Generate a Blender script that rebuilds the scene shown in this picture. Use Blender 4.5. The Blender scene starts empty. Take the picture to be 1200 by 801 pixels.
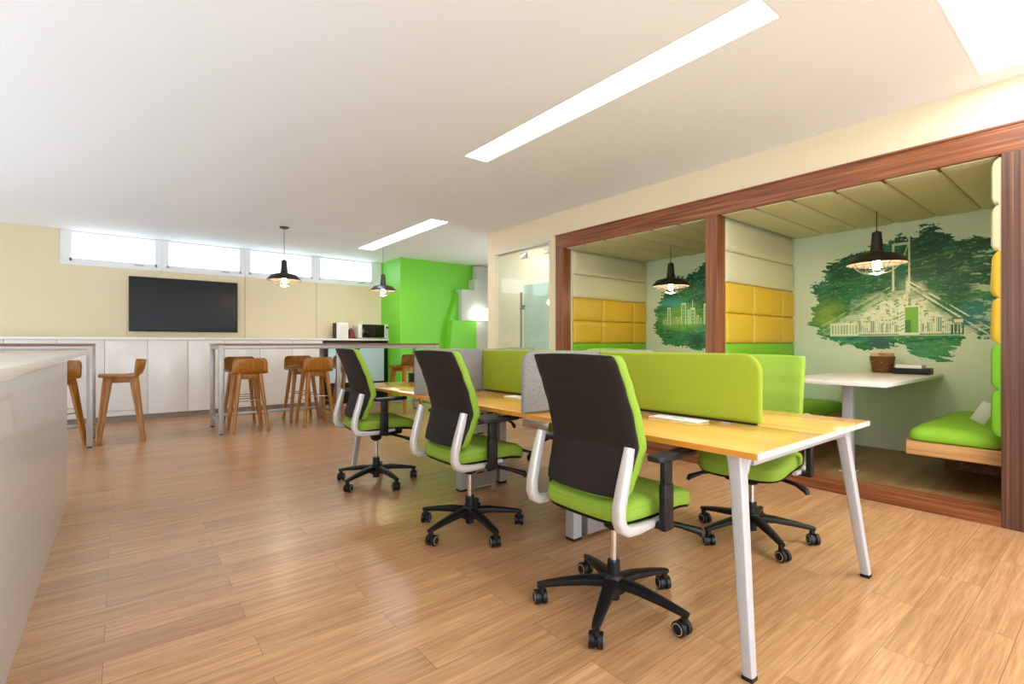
import bpy, bmesh, math, random
import numpy as np
from mathutils import Vector, Matrix
random.seed(7)
C = bpy.context.scene.collection
S = bpy.context.scene
pi = math.pi

# ------------------------------------------------------------------ camera, world, exposure
cd = bpy.data.cameras.new('camera'); cam = bpy.data.objects.new('camera', cd); C.objects.link(cam)
cd.sensor_width = 36; cd.lens = 576/1200*36; cd.shift_y = 1.5/1200
cd.clip_start = 0.02
cam.location = (0, 0, 1.12); cam.rotation_euler = (pi/2, 0, -math.radians(38.49))
S.camera = cam
S.view_settings.view_transform = 'Standard'; S.view_settings.look = 'None'
S.view_settings.gamma = 1; S.view_settings.use_curve_mapping = False
S.view_settings.exposure = 0.36
w = bpy.data.worlds.new('daylight'); S.world = w; w.use_nodes = True
bg = w.node_tree.nodes['Background']; bg.inputs[0].default_value = (0.80, 0.90, 1.0, 1); bg.inputs[1].default_value = 3.7
STRIP_E = 10.0      # ceiling strip emission
PANEL_E = 8.5      # big ceiling panel emission
BULB_W = 9.0        # pendant bulb power

# ------------------------------------------------------------------ materials
def lin(c):
    return tuple(((x/255)/12.92 if x/255 <= .04045 else ((x/255+.055)/1.055)**2.4) for x in c)
def rgba(c): return (*lin(c), 1)
def mat(name, col, rough=.5, metal=0, noise=0, nscale=(8, 8, 8), bump=0, bscale=200, spec=.5, coat=0, sheen=0):
    m = bpy.data.materials.new(name); m.use_nodes = True
    nt = m.node_tree; b = nt.nodes['Principled BSDF']
    b.inputs['Base Color'].default_value = rgba(col); b.inputs['Roughness'].default_value = rough
    b.inputs['Metallic'].default_value = metal; b.inputs['Specular IOR Level'].default_value = spec
    b.inputs['Coat Weight'].default_value = coat; b.inputs['Sheen Weight'].default_value = sheen
    tc = nt.nodes.new('ShaderNodeTexCoord')
    if noise:
        mp = nt.nodes.new('ShaderNodeMapping'); mp.inputs['Scale'].default_value = nscale
        n = nt.nodes.new('ShaderNodeTexNoise'); n.inputs['Scale'].default_value = 1; n.inputs['Detail'].default_value = 5
        r = nt.nodes.new('ShaderNodeValToRGB')
        r.color_ramp.elements[0].position = .3; r.color_ramp.elements[1].position = .7
        r.color_ramp.elements[0].color = (*[x*(1-noise) for x in lin(col)], 1)
        r.color_ramp.elements[1].color = (*[min(1, x*(1+noise)) for x in lin(col)], 1)
        nt.links.new(tc.outputs['Object'], mp.inputs[0]); nt.links.new(mp.outputs[0], n.inputs['Vector'])
        nt.links.new(n.outputs['Fac'], r.inputs[0]); nt.links.new(r.outputs[0], b.inputs['Base Color'])
    if bump:
        n2 = nt.nodes.new('ShaderNodeTexNoise'); n2.inputs['Scale'].default_value = bscale; n2.inputs['Detail'].default_value = 3
        bp = nt.nodes.new('ShaderNodeBump'); bp.inputs['Strength'].default_value = bump; bp.inputs['Distance'].default_value = .002
        nt.links.new(tc.outputs['Object'], n2.inputs['Vector']); nt.links.new(n2.outputs['Fac'], bp.inputs['Height'])
        nt.links.new(bp.outputs[0], b.inputs['Normal'])
    return m
def emis(name, col, e):
    m = bpy.data.materials.new(name); m.use_nodes = True; nt = m.node_tree
    b = nt.nodes['Principled BSDF']; b.inputs['Base Color'].default_value = (.8, .8, .8, 1)
    b.inputs['Emission Color'].default_value = rgba(col); b.inputs['Emission Strength'].default_value = e
    return m
def grain_wood(name, stops, axis, across=44, along=1.2, rough=.4, bump=.15):
    """streaky wood: grain runs along axis (0,1,2) in object space"""
    m = bpy.data.materials.new(name); m.use_nodes = True; nt = m.node_tree; b = nt.nodes['Principled BSDF']
    tc = nt.nodes.new('ShaderNodeTexCoord'); mp = nt.nodes.new('ShaderNodeMapping')
    sc = [across]*3; sc[axis] = along; mp.inputs['Scale'].default_value = sc
    n = nt.nodes.new('ShaderNodeTexNoise'); n.inputs['Scale'].default_value = 1; n.inputs['Detail'].default_value = 8
    n.inputs['Roughness'].default_value = .65; n.inputs['Distortion'].default_value = .35
    r = nt.nodes.new('ShaderNodeValToRGB'); cr = r.color_ramp
    while len(cr.elements) < len(stops): cr.elements.new(.5)
    for e, (p, c) in zip(cr.elements, stops): e.position = p; e.color = rgba(c)
    nt.links.new(tc.outputs['Object'], mp.inputs[0]); nt.links.new(mp.outputs[0], n.inputs['Vector'])
    nt.links.new(n.outputs['Fac'], r.inputs[0]); nt.links.new(r.outputs[0], b.inputs['Base Color'])
    b.inputs['Roughness'].default_value = rough
    bp = nt.nodes.new('ShaderNodeBump'); bp.inputs['Strength'].default_value = bump; bp.inputs['Distance'].default_value = .001
    nt.links.new(n.outputs['Fac'], bp.inputs['Height']); nt.links.new(bp.outputs[0], b.inputs['Normal'])
    return m
def floor_mat():
    m = bpy.data.materials.new('oak_planks'); m.use_nodes = True; nt = m.node_tree; N = nt.nodes.new; L = nt.links.new
    b = nt.nodes['Principled BSDF']; tc = N('ShaderNodeTexCoord')
    mp = N('ShaderNodeMapping'); mp.inputs['Location'].default_value = (.50, .035, 0)
    L(tc.outputs['Object'], mp.inputs[0])
    br = N('ShaderNodeTexBrick'); br.offset = .5; br.offset_frequency = 2
    br.inputs['Scale'].default_value = 1; br.inputs['Brick Width'].default_value = .90; br.inputs['Row Height'].default_value = .152
    br.inputs['Mortar Size'].default_value = .0011; br.inputs['Mortar Smooth'].default_value = .3; br.inputs['Bias'].default_value = 0
    br.inputs['Color1'].default_value = (0, 0, 0, 1); br.inputs['Color2'].default_value = (1, 1, 1, 1); br.inputs['Mortar'].default_value = (.5, .5, .5, 1)
    L(mp.outputs[0], br.inputs['Vector'])
    # per-plank offset of the grain
    off = N('ShaderNodeVectorMath'); off.operation = 'SCALE'; off.inputs['Scale'].default_value = 13
    L(br.outputs['Color'], off.inputs[0])
    add = N('ShaderNodeVectorMath'); L(mp.outputs[0], add.inputs[0]); L(off.outputs[0], add.inputs[1])
    m1 = N('ShaderNodeMapping'); m1.inputs['Scale'].default_value = (1.8, 34, 1); L(add.outputs[0], m1.inputs[0])
    n1 = N('ShaderNodeTexNoise'); n1.inputs['Scale'].default_value = 1; n1.inputs['Detail'].default_value = 8; n1.inputs['Roughness'].default_value = .68; n1.inputs['Distortion'].default_value = .3
    L(m1.outputs[0], n1.inputs['Vector'])
    m2 = N('ShaderNodeMapping'); m2.inputs['Scale'].default_value = (6, 150, 1); L(add.outputs[0], m2.inputs[0])
    n2 = N('ShaderNodeTexNoise'); n2.inputs['Scale'].default_value = 1; n2.inputs['Detail'].default_value = 4; L(m2.outputs[0], n2.inputs['Vector'])
    r = N('ShaderNodeValToRGB'); cr = r.color_ramp
    cr.elements[0].position = .28; cr.elements[0].color = rgba((172, 124, 82))
    cr.elements[1].position = .72; cr.elements[1].color = rgba((216, 172, 124))
    e = cr.elements.new(.5); e.color = rgba((198, 150, 104))
    L(n1.outputs['Fac'], r.inputs[0])
    mx = N('ShaderNodeMix'); mx.data_type = 'RGBA'; mx.blend_type = 'MULTIPLY'; mx.inputs['Factor'].default_value = .55
    r2 = N('ShaderNodeValToRGB'); r2.color_ramp.elements[0].position = .35; r2.color_ramp.elements[0].color = (.62, .60, .58, 1)
    r2.color_ramp.elements[1].position = .6; r2.color_ramp.elements[1].color = (1, 1, 1, 1)
    L(n2.outputs['Fac'], r2.inputs[0]); L(r.outputs[0], mx.inputs['A']); L(r2.outputs[0], mx.inputs['B'])
    # plank tint
    t = N('ShaderNodeValToRGB'); t.color_ramp.elements[0].color = (.86, .85, .84, 1); t.color_ramp.elements[1].color = (1.08, 1.07, 1.05, 1)
    L(br.outputs['Color'], t.inputs[0])
    mt = N('ShaderNodeMix'); mt.data_type = 'RGBA'; mt.blend_type = 'MULTIPLY'; mt.inputs['Factor'].default_value = 1
    L(mx.outputs['Result'], mt.inputs['A']); L(t.outputs[0], mt.inputs['B'])
    mo = N('ShaderNodeMix'); mo.data_type = 'RGBA'; mo.inputs['B'].default_value = rgba((92, 58, 34))
    sc = N('ShaderNodeMath'); sc.operation = 'MULTIPLY'; sc.inputs[1].default_value = .8
    L(br.outputs['Fac'], sc.inputs[0]); L(sc.outputs[0], mo.inputs['Factor']); L(mt.outputs['Result'], mo.inputs['A'])
    L(mo.outputs['Result'], b.inputs['Base Color'])
    b.inputs['Roughness'].default_value = .29
    bp = N('ShaderNodeBump'); bp.inputs['Strength'].default_value = .12; bp.inputs['Distance'].default_value = .001
    L(n2.outputs['Fac'], bp.inputs['Height']); L(bp.outputs[0], b.inputs['Normal'])
    return m
M = {}
M['floor'] = floor_mat()
M['ceiling'] = mat('ceiling_paint', (243, 246, 250), .8)
M['beige'] = mat('beige_wallpaper', (228, 213, 178), .75, noise=.014, nscale=(90, 90, 1.5))
M['white'] = mat('white_paint', (238, 236, 232), .5)
M['white_gloss'] = mat('white_lacquer', (232, 228, 222), .25, coat=.3)
M['counter_face'] = mat('grey_white_laminate', (205, 203, 200), .3, coat=.2)
M['frame_white'] = mat('white_window_frame', (235, 236, 238), .4)
M['reveal'] = mat('light_recess_white', (245, 245, 243), .6)
M['green_wall'] = mat('lime_green_paint', (118, 206, 50), .45)
M['grey_panel'] = mat('pale_grey_paint', (196, 200, 190), .6)
W = [(.25, (66, 34, 16)), (.42, (112, 60, 30)), (.56, (142, 82, 44)), (.75, (172, 112, 66))]
M['walnut_x'] = grain_wood('walnut_grain_x', W, 0); M['walnut_y'] = grain_wood('walnut_grain_y', W, 1)
M['walnut_z'] = grain_wood('walnut_grain_z', W, 2, across=40, along=.8)
M['walnut_dark'] = grain_wood('dark_walnut_grain', [(.25, (44, 26, 20)), (.42, (74, 44, 32)), (.56, (94, 60, 44)), (.72, (134, 96, 70))], 2, across=60, along=.6)
O = [(.3, (150, 96, 42)), (.5, (178, 120, 58)), (.7, (200, 146, 80))]
M['stool_wood'] = grain_wood('amber_oak', [(.3, (138, 84, 18)), (.5, (166, 104, 25)), (.7, (190, 126, 40))], 2, across=40, along=4, rough=.35)
M['bench_wood'] = grain_wood('bench_oak', [(.3, (176, 126, 70)), (.5, (200, 150, 92)), (.7, (216, 170, 112))], 1)
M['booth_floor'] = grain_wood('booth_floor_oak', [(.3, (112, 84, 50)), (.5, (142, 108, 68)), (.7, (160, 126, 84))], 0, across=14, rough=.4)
M['desk_top'] = grain_wood('honey_maple_veneer', [(.3, (222, 160, 74)), (.5, (232, 174, 88)), (.7, (240, 186, 102))], 1, across=18, along=1, rough=.13, bump=.0)
M['desk_edge'] = mat('amber_edge_band', (214, 142, 50), .3)
M['bar_top'] = grain_wood('bar_walnut', [(.3, (120, 78, 58)), (.6, (160, 110, 84)), (.75, (180, 134, 106))], 0, rough=.25)
M['silver'] = mat('silver_paint', (178, 174, 170), .38, metal=.45)
M['leg_white'] = mat('pale_grey_powder_coat', (186, 186, 188), .35, metal=.15)
M['end_band'] = mat('pale_edge_band', (196, 186, 184), .35)
M['handle'] = mat('dull_grey_metal', (128, 122, 116), .4, metal=.5)
M['bracket'] = mat('pale_silver_bracket', (208, 204, 200), .32, metal=.25)
M['steel'] = mat('brushed_steel', (190, 188, 184), .25, metal=1)
M['chrome'] = mat('chrome', (220, 220, 222), .12, metal=1)
M['black'] = mat('black_plastic', (15, 15, 17), .45, spec=.4)
M['black_gloss'] = mat('black_glass', (6, 6, 8), .08)
M['screen'] = mat('dark_tv_screen', (8, 8, 9), .3, spec=.25)
M['brown_mesh'] = mat('dark_brown_mesh_fabric', (36, 28, 24), .7, bump=.4, bscale=500, noise=.10, nscale=(300, 300, 300), spec=.3)
M['green_fab'] = mat('lime_green_fabric', (138, 170, 50), .8, noise=.06, nscale=(200, 200, 200), bump=.3, bscale=600)
M['screen_green'] = mat('lime_divider_fabric', (150, 166, 34), .85, noise=.05, nscale=(250, 250, 250), bump=.25, bscale=700)
M['screen_grey'] = mat('grey_tweed_fabric', (134, 129, 125), .9, noise=.26, nscale=(130, 130, 130), bump=.4, bscale=500)
M['sage'] = mat('sage_green_paint', (208, 222, 192), .7)
M['pad_cream'] = mat('olive_cream_leather', (206, 200, 158), .5, bump=.15, bscale=300)
M['pad_yellow'] = mat('mustard_leather', (212, 174, 44), .5, bump=.15, bscale=300)
M['pad_green'] = mat('grass_green_leather', (118, 182, 34), .55, bump=.15, bscale=300)
M['bench_green'] = mat('apple_green_fabric', (132, 182, 34), .75, bump=.3, bscale=500)
M['table_white'] = mat('off_white_table_laminate', (222, 216, 206), .3)
M['lamp_black'] = mat('black_brown_enamel', (38, 28, 26), .35)
M['lamp_inner'] = mat('grey_lamp_reflector', (120, 112, 104), .4)
M['cable'] = mat('dark_cable', (40, 38, 36), .6)
M['basket'] = mat('brown_wicker', (112, 72, 34), .8, noise=.4, nscale=(20, 20, 220), bump=.6, bscale=120)
M['bread'] = mat('tan_paper', (206, 160, 116), .8)
M['red'] = mat('dark_red_enamel', (130, 40, 34), .3)
M['groove'] = mat('beige_panel_joint', (176, 160, 130), .8)
M['toe'] = mat('grey_toe_kick', (150, 138, 124), .6)
M['fridge_glass'] = mat('pale_blue_glass', (196, 222, 240), .06, coat=1)
M['diffuser'] = emis('strip_diffuser', (250, 252, 255), STRIP_E)
M['panel_diff'] = emis('panel_diffuser', (250, 252, 255), PANEL_E)
M['bulb'] = emis('warm_bulb', (255, 222, 170), 40)
M['lamp_white'] = emis('white_lamp_glow', (255, 250, 240), 3.5)
def glass(name, tint, op, rough=0.0):
    m = bpy.data.materials.new(name); m.use_nodes = True; nt = m.node_tree; N = nt.nodes.new; L = nt.links.new
    nt.nodes.remove(nt.nodes['Principled BSDF']); out = nt.nodes['Material Output']
    tr = N('ShaderNodeBsdfTransparent'); tr.inputs[0].default_value = rgba(tint)
    gl = N('ShaderNodeBsdfGlossy'); gl.inputs['Roughness'].default_value = .03
    df = N('ShaderNodeBsdfTranslucent'); df.inputs[0].default_value = rgba(tint)
    d2 = N('ShaderNodeBsdfDiffuse'); d2.inputs[0].default_value = rgba(tint)
    a = N('ShaderNodeMixShader'); a.inputs[0].default_value = .5; L(df.outputs[0], a.inputs[1]); L(d2.outputs[0], a.inputs[2])
    x = N('ShaderNodeMixShader'); x.inputs[0].default_value = op; L(tr.outputs[0], x.inputs[1]); L(a.outputs[0], x.inputs[2])
    lw = N('ShaderNodeLayerWeight'); lw.inputs[0].default_value = .5
    pw_ = N('ShaderNodeMath'); pw_.operation = 'POWER'; L(lw.outputs['Facing'], pw_.inputs[0]); pw_.inputs[1].default_value = 4
    fr = N('ShaderNodeMath'); fr.operation = 'MULTIPLY_ADD'; L(pw_.outputs[0], fr.inputs[0]); fr.inputs[1].default_value = .6; fr.inputs[2].default_value = .03
    y = N('ShaderNodeMixShader'); L(fr.outputs[0], y.inputs[0]); L(x.outputs[0], y.inputs[1]); L(gl.outputs[0], y.inputs[2])
    L(y.outputs[0], out.inputs[0]); return m
M['clear'] = glass('clear_glass', (244, 250, 250), .04)
M['frost'] = glass('frosted_teal_glass', (228, 240, 232), .5)

# ------------------------------------------------------------------ mesh helpers
class MB:
    def __init__(s): s.bm = bmesh.new(); s.mats = []
    def mi(s, m):
        if m not in s.mats: s.mats.append(m)
        return s.mats.index(m)
    def box(s, a, b, m, bev=0, seg=2, rot=None, piv=None):
        g = bmesh.ops.create_cube(s.bm, size=1); vs = g['verts']
        c = Vector([(a[i]+b[i])/2 for i in range(3)]); d = [abs(b[i]-a[i]) for i in range(3)]
        for v in vs: v.co = Vector([v.co[i]*d[i] for i in range(3)])+c
        fs = list({f for v in vs for f in v.link_faces})
        if bev:
            es = list({e for v in vs for e in v.link_edges})
            r = bmesh.ops.bevel(s.bm, geom=es, offset=min(bev, min(d)*.49), segments=seg, profile=.5, affect='EDGES')
            fs = list(set(r['faces']) | {f for f in fs if f.is_valid}); vs = list({v for f in fs for v in f.verts})
            fs = list({f for v in vs for f in v.link_faces})
        i = s.mi(m)
        for f in fs: f.material_index = i
        if rot is not None:
            p = Vector(piv) if piv is not None else c
            for v in {v for f in fs for v in f.verts}: v.co = rot @ (v.co-p)+p
        return s
    def grid(s, rows, m, closed=False, cap=True):
        """rows = list of rings (lists of points); closed = each ring is a loop"""
        i = s.mi(m); V = [[s.bm.verts.new(p) for p in r] for r in rows]; n = len(rows[0])
        for a, b in zip(V, V[1:]):
            for k in range(n if closed else n-1):
                k2 = (k+1) % n
                f = s.bm.faces.new((a[k], a[k2], b[k2], b[k])); f.material_index = i
        if closed and cap:
            for r in (V[0], V[-1]):
                try: f = s.bm.faces.new(r); f.material_index = i
                except ValueError: pass
        return V
    def sweep(s, path, m, r=.01, ry=None, n=12, cap=True, radii=None, up=None, sq=2.0):
        """tube along path; r/ry half sizes (ry along side axis); radii optional list of (r,ry)"""
        P = [Vector(p) for p in path]; rows = []; prev = None
        for k, p in enumerate(P):
            t = (P[min(k+1, len(P)-1)]-P[max(k-1, 0)]).normalized()
            if up is not None: u = Vector(up)
            elif prev is None: u = Vector((0, 0, 1)) if abs(t.z) < .9 else Vector((1, 0, 0))
            else: u = prev
            side = t.cross(u).normalized(); u = side.cross(t).normalized(); prev = u
            a, b = (r, ry if ry else r) if radii is None else radii[k]
            row = []
            for j in range(n):
                th = 2*pi*j/n; cx, sx = math.cos(th), math.sin(th)
                cx = math.copysign(abs(cx)**(2/sq), cx); sx = math.copysign(abs(sx)**(2/sq), sx)
                row.append(p+u*(a*cx)+side*(b*sx))
            rows.append(row)
        s.grid(rows, m, closed=True, cap=cap); return s
    def cyl(s, a, b, r, m, r2=None, n=20):
        return s.sweep([a, b], m, radii=[(r, r), (r2 if r2 is not None else r,)*2], n=n)
    def lathe(s, prof, m, c=(0, 0, 0), n=32, axis='z'):
        rows = []
        for (r, h) in prof:
            row = []
            for j in range(n):
                th = 2*pi*j/n; x, y = max(r, 1e-4)*math.cos(th), max(r, 1e-4)*math.sin(th)
                if axis == 'z': q = (x, y, h)
                elif axis == 'y': q = (x, h, y)
                else: q = (h, x, y)
                row.append(Vector(c)+Vector(q))
            rows.append(row)
        s.grid(rows, m, closed=True); return s
    def super(s, c, a, b, zs, m, e=4, n=40, fn=None):
        """stack of superellipse outlines: zs = [(z, scale_inset)]"""
        rows = []
        for z, ins in zs:
            row = []
            for j in range(n):
                th = 2*pi*j/n; cx, sx = math.cos(th), math.sin(th)
                x = c[0]+(a-ins)*math.copysign(abs(cx)**(2/e), cx); y = c[1]+(b-ins)*math.copysign(abs(sx)**(2/e), sx)
                p = Vector((x, y, z)); row.append(fn(p) if fn else p)
            rows.append(row)
        s.grid(rows, m, closed=True); return s
    def prism(s, pts, d, m):
        """extrude polygon pts (3-D, planar) by vector d"""
        i = s.mi(m); d = Vector(d); A = [s.bm.verts.new(Vector(p)) for p in pts]; B = [s.bm.verts.new(Vector(p)+d) for p in pts]
        n = len(pts); fs = [s.bm.faces.new(A), s.bm.faces.new(B[::-1])]
        for k in range(n): fs.append(s.bm.faces.new((A[k], B[k], B[(k+1) % n], A[(k+1) % n])))
        for f in fs: f.material_index = i
        return s
    def pillow(s, o, U, V, Nn, m, d=.03, base=.01, nu=18, nv=10, e=2.6, wr=0):
        """padded cushion: corner o, edge vectors U,V, outward normal*depth"""
        o, U, V, Nn = Vector(o), Vector(U), Vector(V), Vector(Nn).normalized(); i = s.mi(m)
        def h(a, b):
            x, y = abs(2*a-1), abs(2*b-1); lu, lv = U.length, V.length
            # rounding confined near the edges
            ex = min(1, (1-x)*lu/2/.05); ey = min(1, (1-y)*lv/2/.05)
            return base+d*(1-(1-ex)**2)**.5*(1-(1-ey)**2)**.5*(1+wr*math.sin(a*23+b*3)*.12)
        def ease(t, k):
            return t
        us = [0, .004, .012, .03]; 
        A = sorted({round(x, 4) for x in [0, .01, .03, .07, .14]+[.25, .4, .5, .6, .75]+[.86, .93, .97, .99, 1]})
        rows = []
        for b in A:
            rows.append([o+U*a+V*b+Nn*h(a, b) for a in A])
        G = s.grid(rows, m)
        # skirt
        edge = [G[0][k] for k in range(len(A))]+[G[k][-1] for k in range(1, len(A))]+[G[-1][k] for k in range(len(A)-2, -1, -1)]+[G[k][0] for k in range(len(A)-2, 0, -1)]
        low = [s.bm.verts.new(v.co-Nn*base) for v in edge]
        n = len(edge)
        for k in range(n):
            f = s.bm.faces.new((edge[k], edge[(k+1) % n], low[(k+1) % n], low[k])); f.material_index = i
        f = s.bm.faces.new(low); f.material_index = i
        return s
    def build(s, name, parent=None, loc=None, smooth=True, ang=35):
        bmesh.ops.recalc_face_normals(s.bm, faces=s.bm.faces)
        me = bpy.data.meshes.new(name); s.bm.to_mesh(me); s.bm.free()
        for m in s.mats: me.materials.append(m)
        if smooth:
            me.polygons.foreach_set('use_smooth', [True]*len(me.polygons)); me.set_sharp_from_angle(angle=math.radians(ang))
        o = bpy.data.objects.new(name, me); C.objects.link(o)
        if parent: o.parent = parent
        if loc: o.location = loc
        return o
def tag(o, label=None, cat=None, group=None, kind=None):
    if label: o['label'] = label
    if cat: o['category'] = cat
    if group: o['group'] = group
    if kind: o['kind'] = kind
    return o
def empty(name, loc=(0, 0, 0), rz=0):
    o = bpy.data.objects.new(name, None); C.objects.link(o); o.empty_display_size = .1
    o.location = loc; o.rotation_euler = (0, 0, rz); return o
def kids(o): return [c for c in bpy.data.objects if c.parent == o]
def copy_tree(o, parent=None):
    c = o.copy(); C.objects.link(c); c.parent = parent
    for ch in kids(o): copy_tree(ch, c)
    return c
def struct(name, mb, **k): return tag(mb.build(name, smooth=k.pop('smooth', False), **k), kind='structure')
def B(a, b, m, bev=0): return MB().box(a, b, m, bev)

# ------------------------------------------------------------------ room shell
CH = 2.72
struct('floor', B((-3.2, -3.2, -.1), (6.6, 9.6, 0), M['floor']))
# ceiling with openings for the recessed lights
holes = [(2.29, 2.54, 1.06, 3.55), (3.12, 3.40, 5.60, 8.12), (2.97, 4.03, -.75, .57), (-1.4, -.3, -2.6, -1.5), (.9, 2.0, -2.6, -1.5)]
xs = sorted({-3.2, 6.6, *[h[0] for h in holes], *[h[1] for h in holes]}); ys = sorted({-3.2, 9.6, *[h[2] for h in holes], *[h[3] for h in holes]})
cb = MB()
for x0, x1 in zip(xs, xs[1:]):
    for y0, y1 in zip(ys, ys[1:]):
        cx, cy = (x0+x1)/2, (y0+y1)/2
        if any(h[0] < cx < h[1] and h[2] < cy < h[3] for h in holes): continue
        cb.box((x0, y0, CH), (x1, y1, CH+.16), M['ceiling'])
bmesh.ops.remove_doubles(cb.bm, verts=cb.bm.verts, dist=.0005)
struct('ceiling', cb)
WX = 4.20
rw = MB()
rw.box((WX, -3.2, 2.43), (WX+.1, 5.85, CH), M['beige'])                 # band above frame and door
rw.box((WX, -3.2, 0), (WX+.1, .30, 2.43), M['beige'])                    # right of frame
rw.box((WX, 4.40, 0), (WX+.1, 4.505, 2.43), M['beige'])                  # between frame and door
rw.box((WX, 5.69, 0), (WX+.1, 5.85, 2.43), M['beige'])
rw.box((WX, 4.505, 2.40), (WX+.1, 5.69, 2.43), M['beige'])
struct('wall_right', rw)
bw = MB(); YB = 9.32
bw.box((-3.2, YB, 0), (-.68, YB+.2, CH), M['beige']); bw.box((-.68, YB, 0), (4.06, YB+.2, 2.235), M['beige'])
bw.box((4.06, YB, 0), (6.6, YB+.2, CH), M['beige'])
struct('wall_back', bw)
wl_ = MB()
wl_.box((-3.2, 9.0, 0), (-3.1, YB, CH), M['beige'])
for y in (-3.2, -.6, 2.0, 4.6, 7.0): wl_.box((-3.2, y, 0), (-3.1, y+.12, CH), M['white'])
wl_.box((-3.2, -3.08, 1.75), (-3.1, 9.0, CH), M['beige'])  # upper band added out of view, limits how daylight reaches the ceiling
struct('wall_left_unseen', wl_)
# green painted volume in the far corner and the recess beside it
struct('wall_green', B((4.07, 8.46, 0), (6.3, YB, CH), M['green_wall']))
struct('wall_recess', B((6.2, 5.85, 0), (6.3, 6.0, CH), M['grey_panel']).box((6.2, 6.9, 0), (6.3, 8.46, CH), M['grey_panel']))
struct('wall_booth_end', B((WX+.101, 5.75, 0), (6.3, 5.85, CH), M['beige']).box((WX+.1, 4.4, 0), (6.2, 4.5, CH), M['white']).box((6.1, 4.5, 0), (6.2, 5.75, CH), M['beige']))
gs = MB()
gs.box((5.28, 8.24, 1.57), (6.2, 8.46, 2.19), M['grey_panel']); gs.box((5.59, 8.24, 2.19), (6.2, 8.46, 2.42), M['grey_panel'])
gs.box((5.65, 8.26, 0), (6.2, 8.46, 1.57), M['grey_panel']); gs.box((5.68, 8.30, 2.42), (6.2, 8.46, 2.70), M['grey_panel'])
struct('wall_stepped', gs)
gb = MB(); gb.prism([(4.93, 8.46, 0), (5.65, 8.46, 0), (5.65, 8.46, 1.575), (5.08, 8.46, 1.575)], (0, -.2, 0), M['green_wall'])
struct('trim_13', gb)  # green box cabinet standing against the green wall
gp = MB(); gp.prism([(5.08, 8.46, 1.575), (5.28, 8.46, 1.575), (5.28, 8.46, 2.15)], (0, -.10, 0), M['green_wall'])
struct('trim_1', gp)
# windows
GX = [(-.548, .41), (.583, 1.561), (1.729, 2.724), (2.892, 3.872)]
FR = [(-.68, .497), (.497, 1.645), (1.645, 2.808), (2.808, 4.06)]
for n, ((g0, g1), (f0, f1)) in enumerate(zip(GX, FR)):
    f = MB(); z0, z1 = 2.235, CH-.001
    f.box((f0+.001, YB-.004, z0), (f1-.001, YB+.09, z0+.05), M['frame_white'], .004)
    f.box((g0-.03, YB+.012, z0+.05), (g1+.03, YB+.07, 2.332), M['frame_white'], .004)
    f.box((f0+.001, YB+.012, z0+.05), (g0, YB+.08, z1), M['frame_white']); f.box((g1, YB+.012, z0+.05), (f1-.001, YB+.08, z1), M['frame_white'])
    f.box((g0, YB+.03, 2.700), (g1, YB+.07, z1), M['frame_white'])
    f.box(((g0+g1)/2+.22, YB+.0, z0+.055), ((g0+g1)/2+.34, YB+.02, z0+.07), M['silver'], .003)
    wo = struct('window_%d' % (n+1), f)
    p = B((g0, YB+.045, 2.332), (g1, YB+.051, 2.70), M['clear']).build('window_pane', wo, smooth=False)
# wall panel joints and the panel behind the television
for i, x in enumerate((1.64, 2.813, .485)):
    tr = B((x-.004, YB-.004, 1.21 if i < 2 else 2.19), (x+.004, YB, 2.235), M['groove']); struct('trim_%d' % (i+2), tr)
struct('trim_5', B((.055, YB-.012, 1.245), (1.632, YB, 2.185), M['beige'], .003))

# ------------------------------------------------------------------ walnut frame around the booths (trims 6..10)
fx0, fx1 = WX-.018, WX+.12
def frame(n, a, b, m):
    struct('trim_%d' % n, B(a, b, m, .003))
frame(6, (fx0, .30, 2.27), (fx1, 4.40, 2.43), M['walnut_y'])
frame(7, (fx0, 4.27, 0), (fx1, 4.40, 2.27), M['walnut_z'])
frame(8, (fx0, 2.303, .10), (fx1, 2.418, 2.27), M['walnut_z'])
frame(9, (fx0, .30, 0), (fx1, .487, 2.27), M['walnut_dark'])
frame(10, (fx0, .487, 0), (fx1, 4.27, .10), M['walnut_y'])
struct('trim_11', B((fx0-.006, .29, 2.43), (fx1, 4.41, 2.445), M['walnut_y'], .002))
# booth shells
BX = 5.80
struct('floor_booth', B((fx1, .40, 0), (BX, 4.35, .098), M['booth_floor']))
struct('wall_booth_back', B((BX, .30, 0), (BX+.1, 4.40, CH), M['sage']))
struct('wall_booth_right', B((fx1, .38, 0), (BX, .487, 2.30), M['sage']))
struct('wall_booth_middle', B((fx1, 2.33, .098), (BX, 2.39, 2.30), M['sage']))
struct('wall_booth_left', B((fx1, 4.27, 0), (BX, 4.38, 2.30), M['sage']))
struct('ceiling_booth', B((fx1-.02, .38, 2.30), (BX, 4.38, 2.34), M['ceiling']))
# upholstered panels
rows = [(1.97, 2.255, 'pad_cream'), (1.685, 1.97, 'pad_cream'), (1.40, 1.685, 'pad_yellow'), (1.12, 1.40, 'pad_yellow'), (.835, 1.12, 'pad_green'), (.55, .835, 'pad_green')]
def pads(y, ny, where, n):
    r = empty('upholstered_wall_panel', (fx1, y, .55))
    tag(r, where, 'wall padding', 'padded booth wall panels')
    x0, x1 = .02, BX-fx1-.004
    if n < 0: x0 = -.125
    for z0, z1, mm in rows:
        mb = MB()
        if mm == 'pad_cream' or mm == 'pad_green': cuts = [x0, x1]
        else: cuts = [x0, x0+(x1-x0)*.36, x0+(x1-x0)*.80, x1]
        for a, b in zip(cuts, cuts[1:]):
            mb.pillow((a, 0, z0-.55+.001), (b-a, 0, 0), (0, 0, z1-z0-.002), (0, ny, 0), M[mm], d=.026 if n > 0 else .04, base=.012, wr=1 if mm == 'pad_yellow' else 0)
        mb.build('cushion_row', r)
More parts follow.
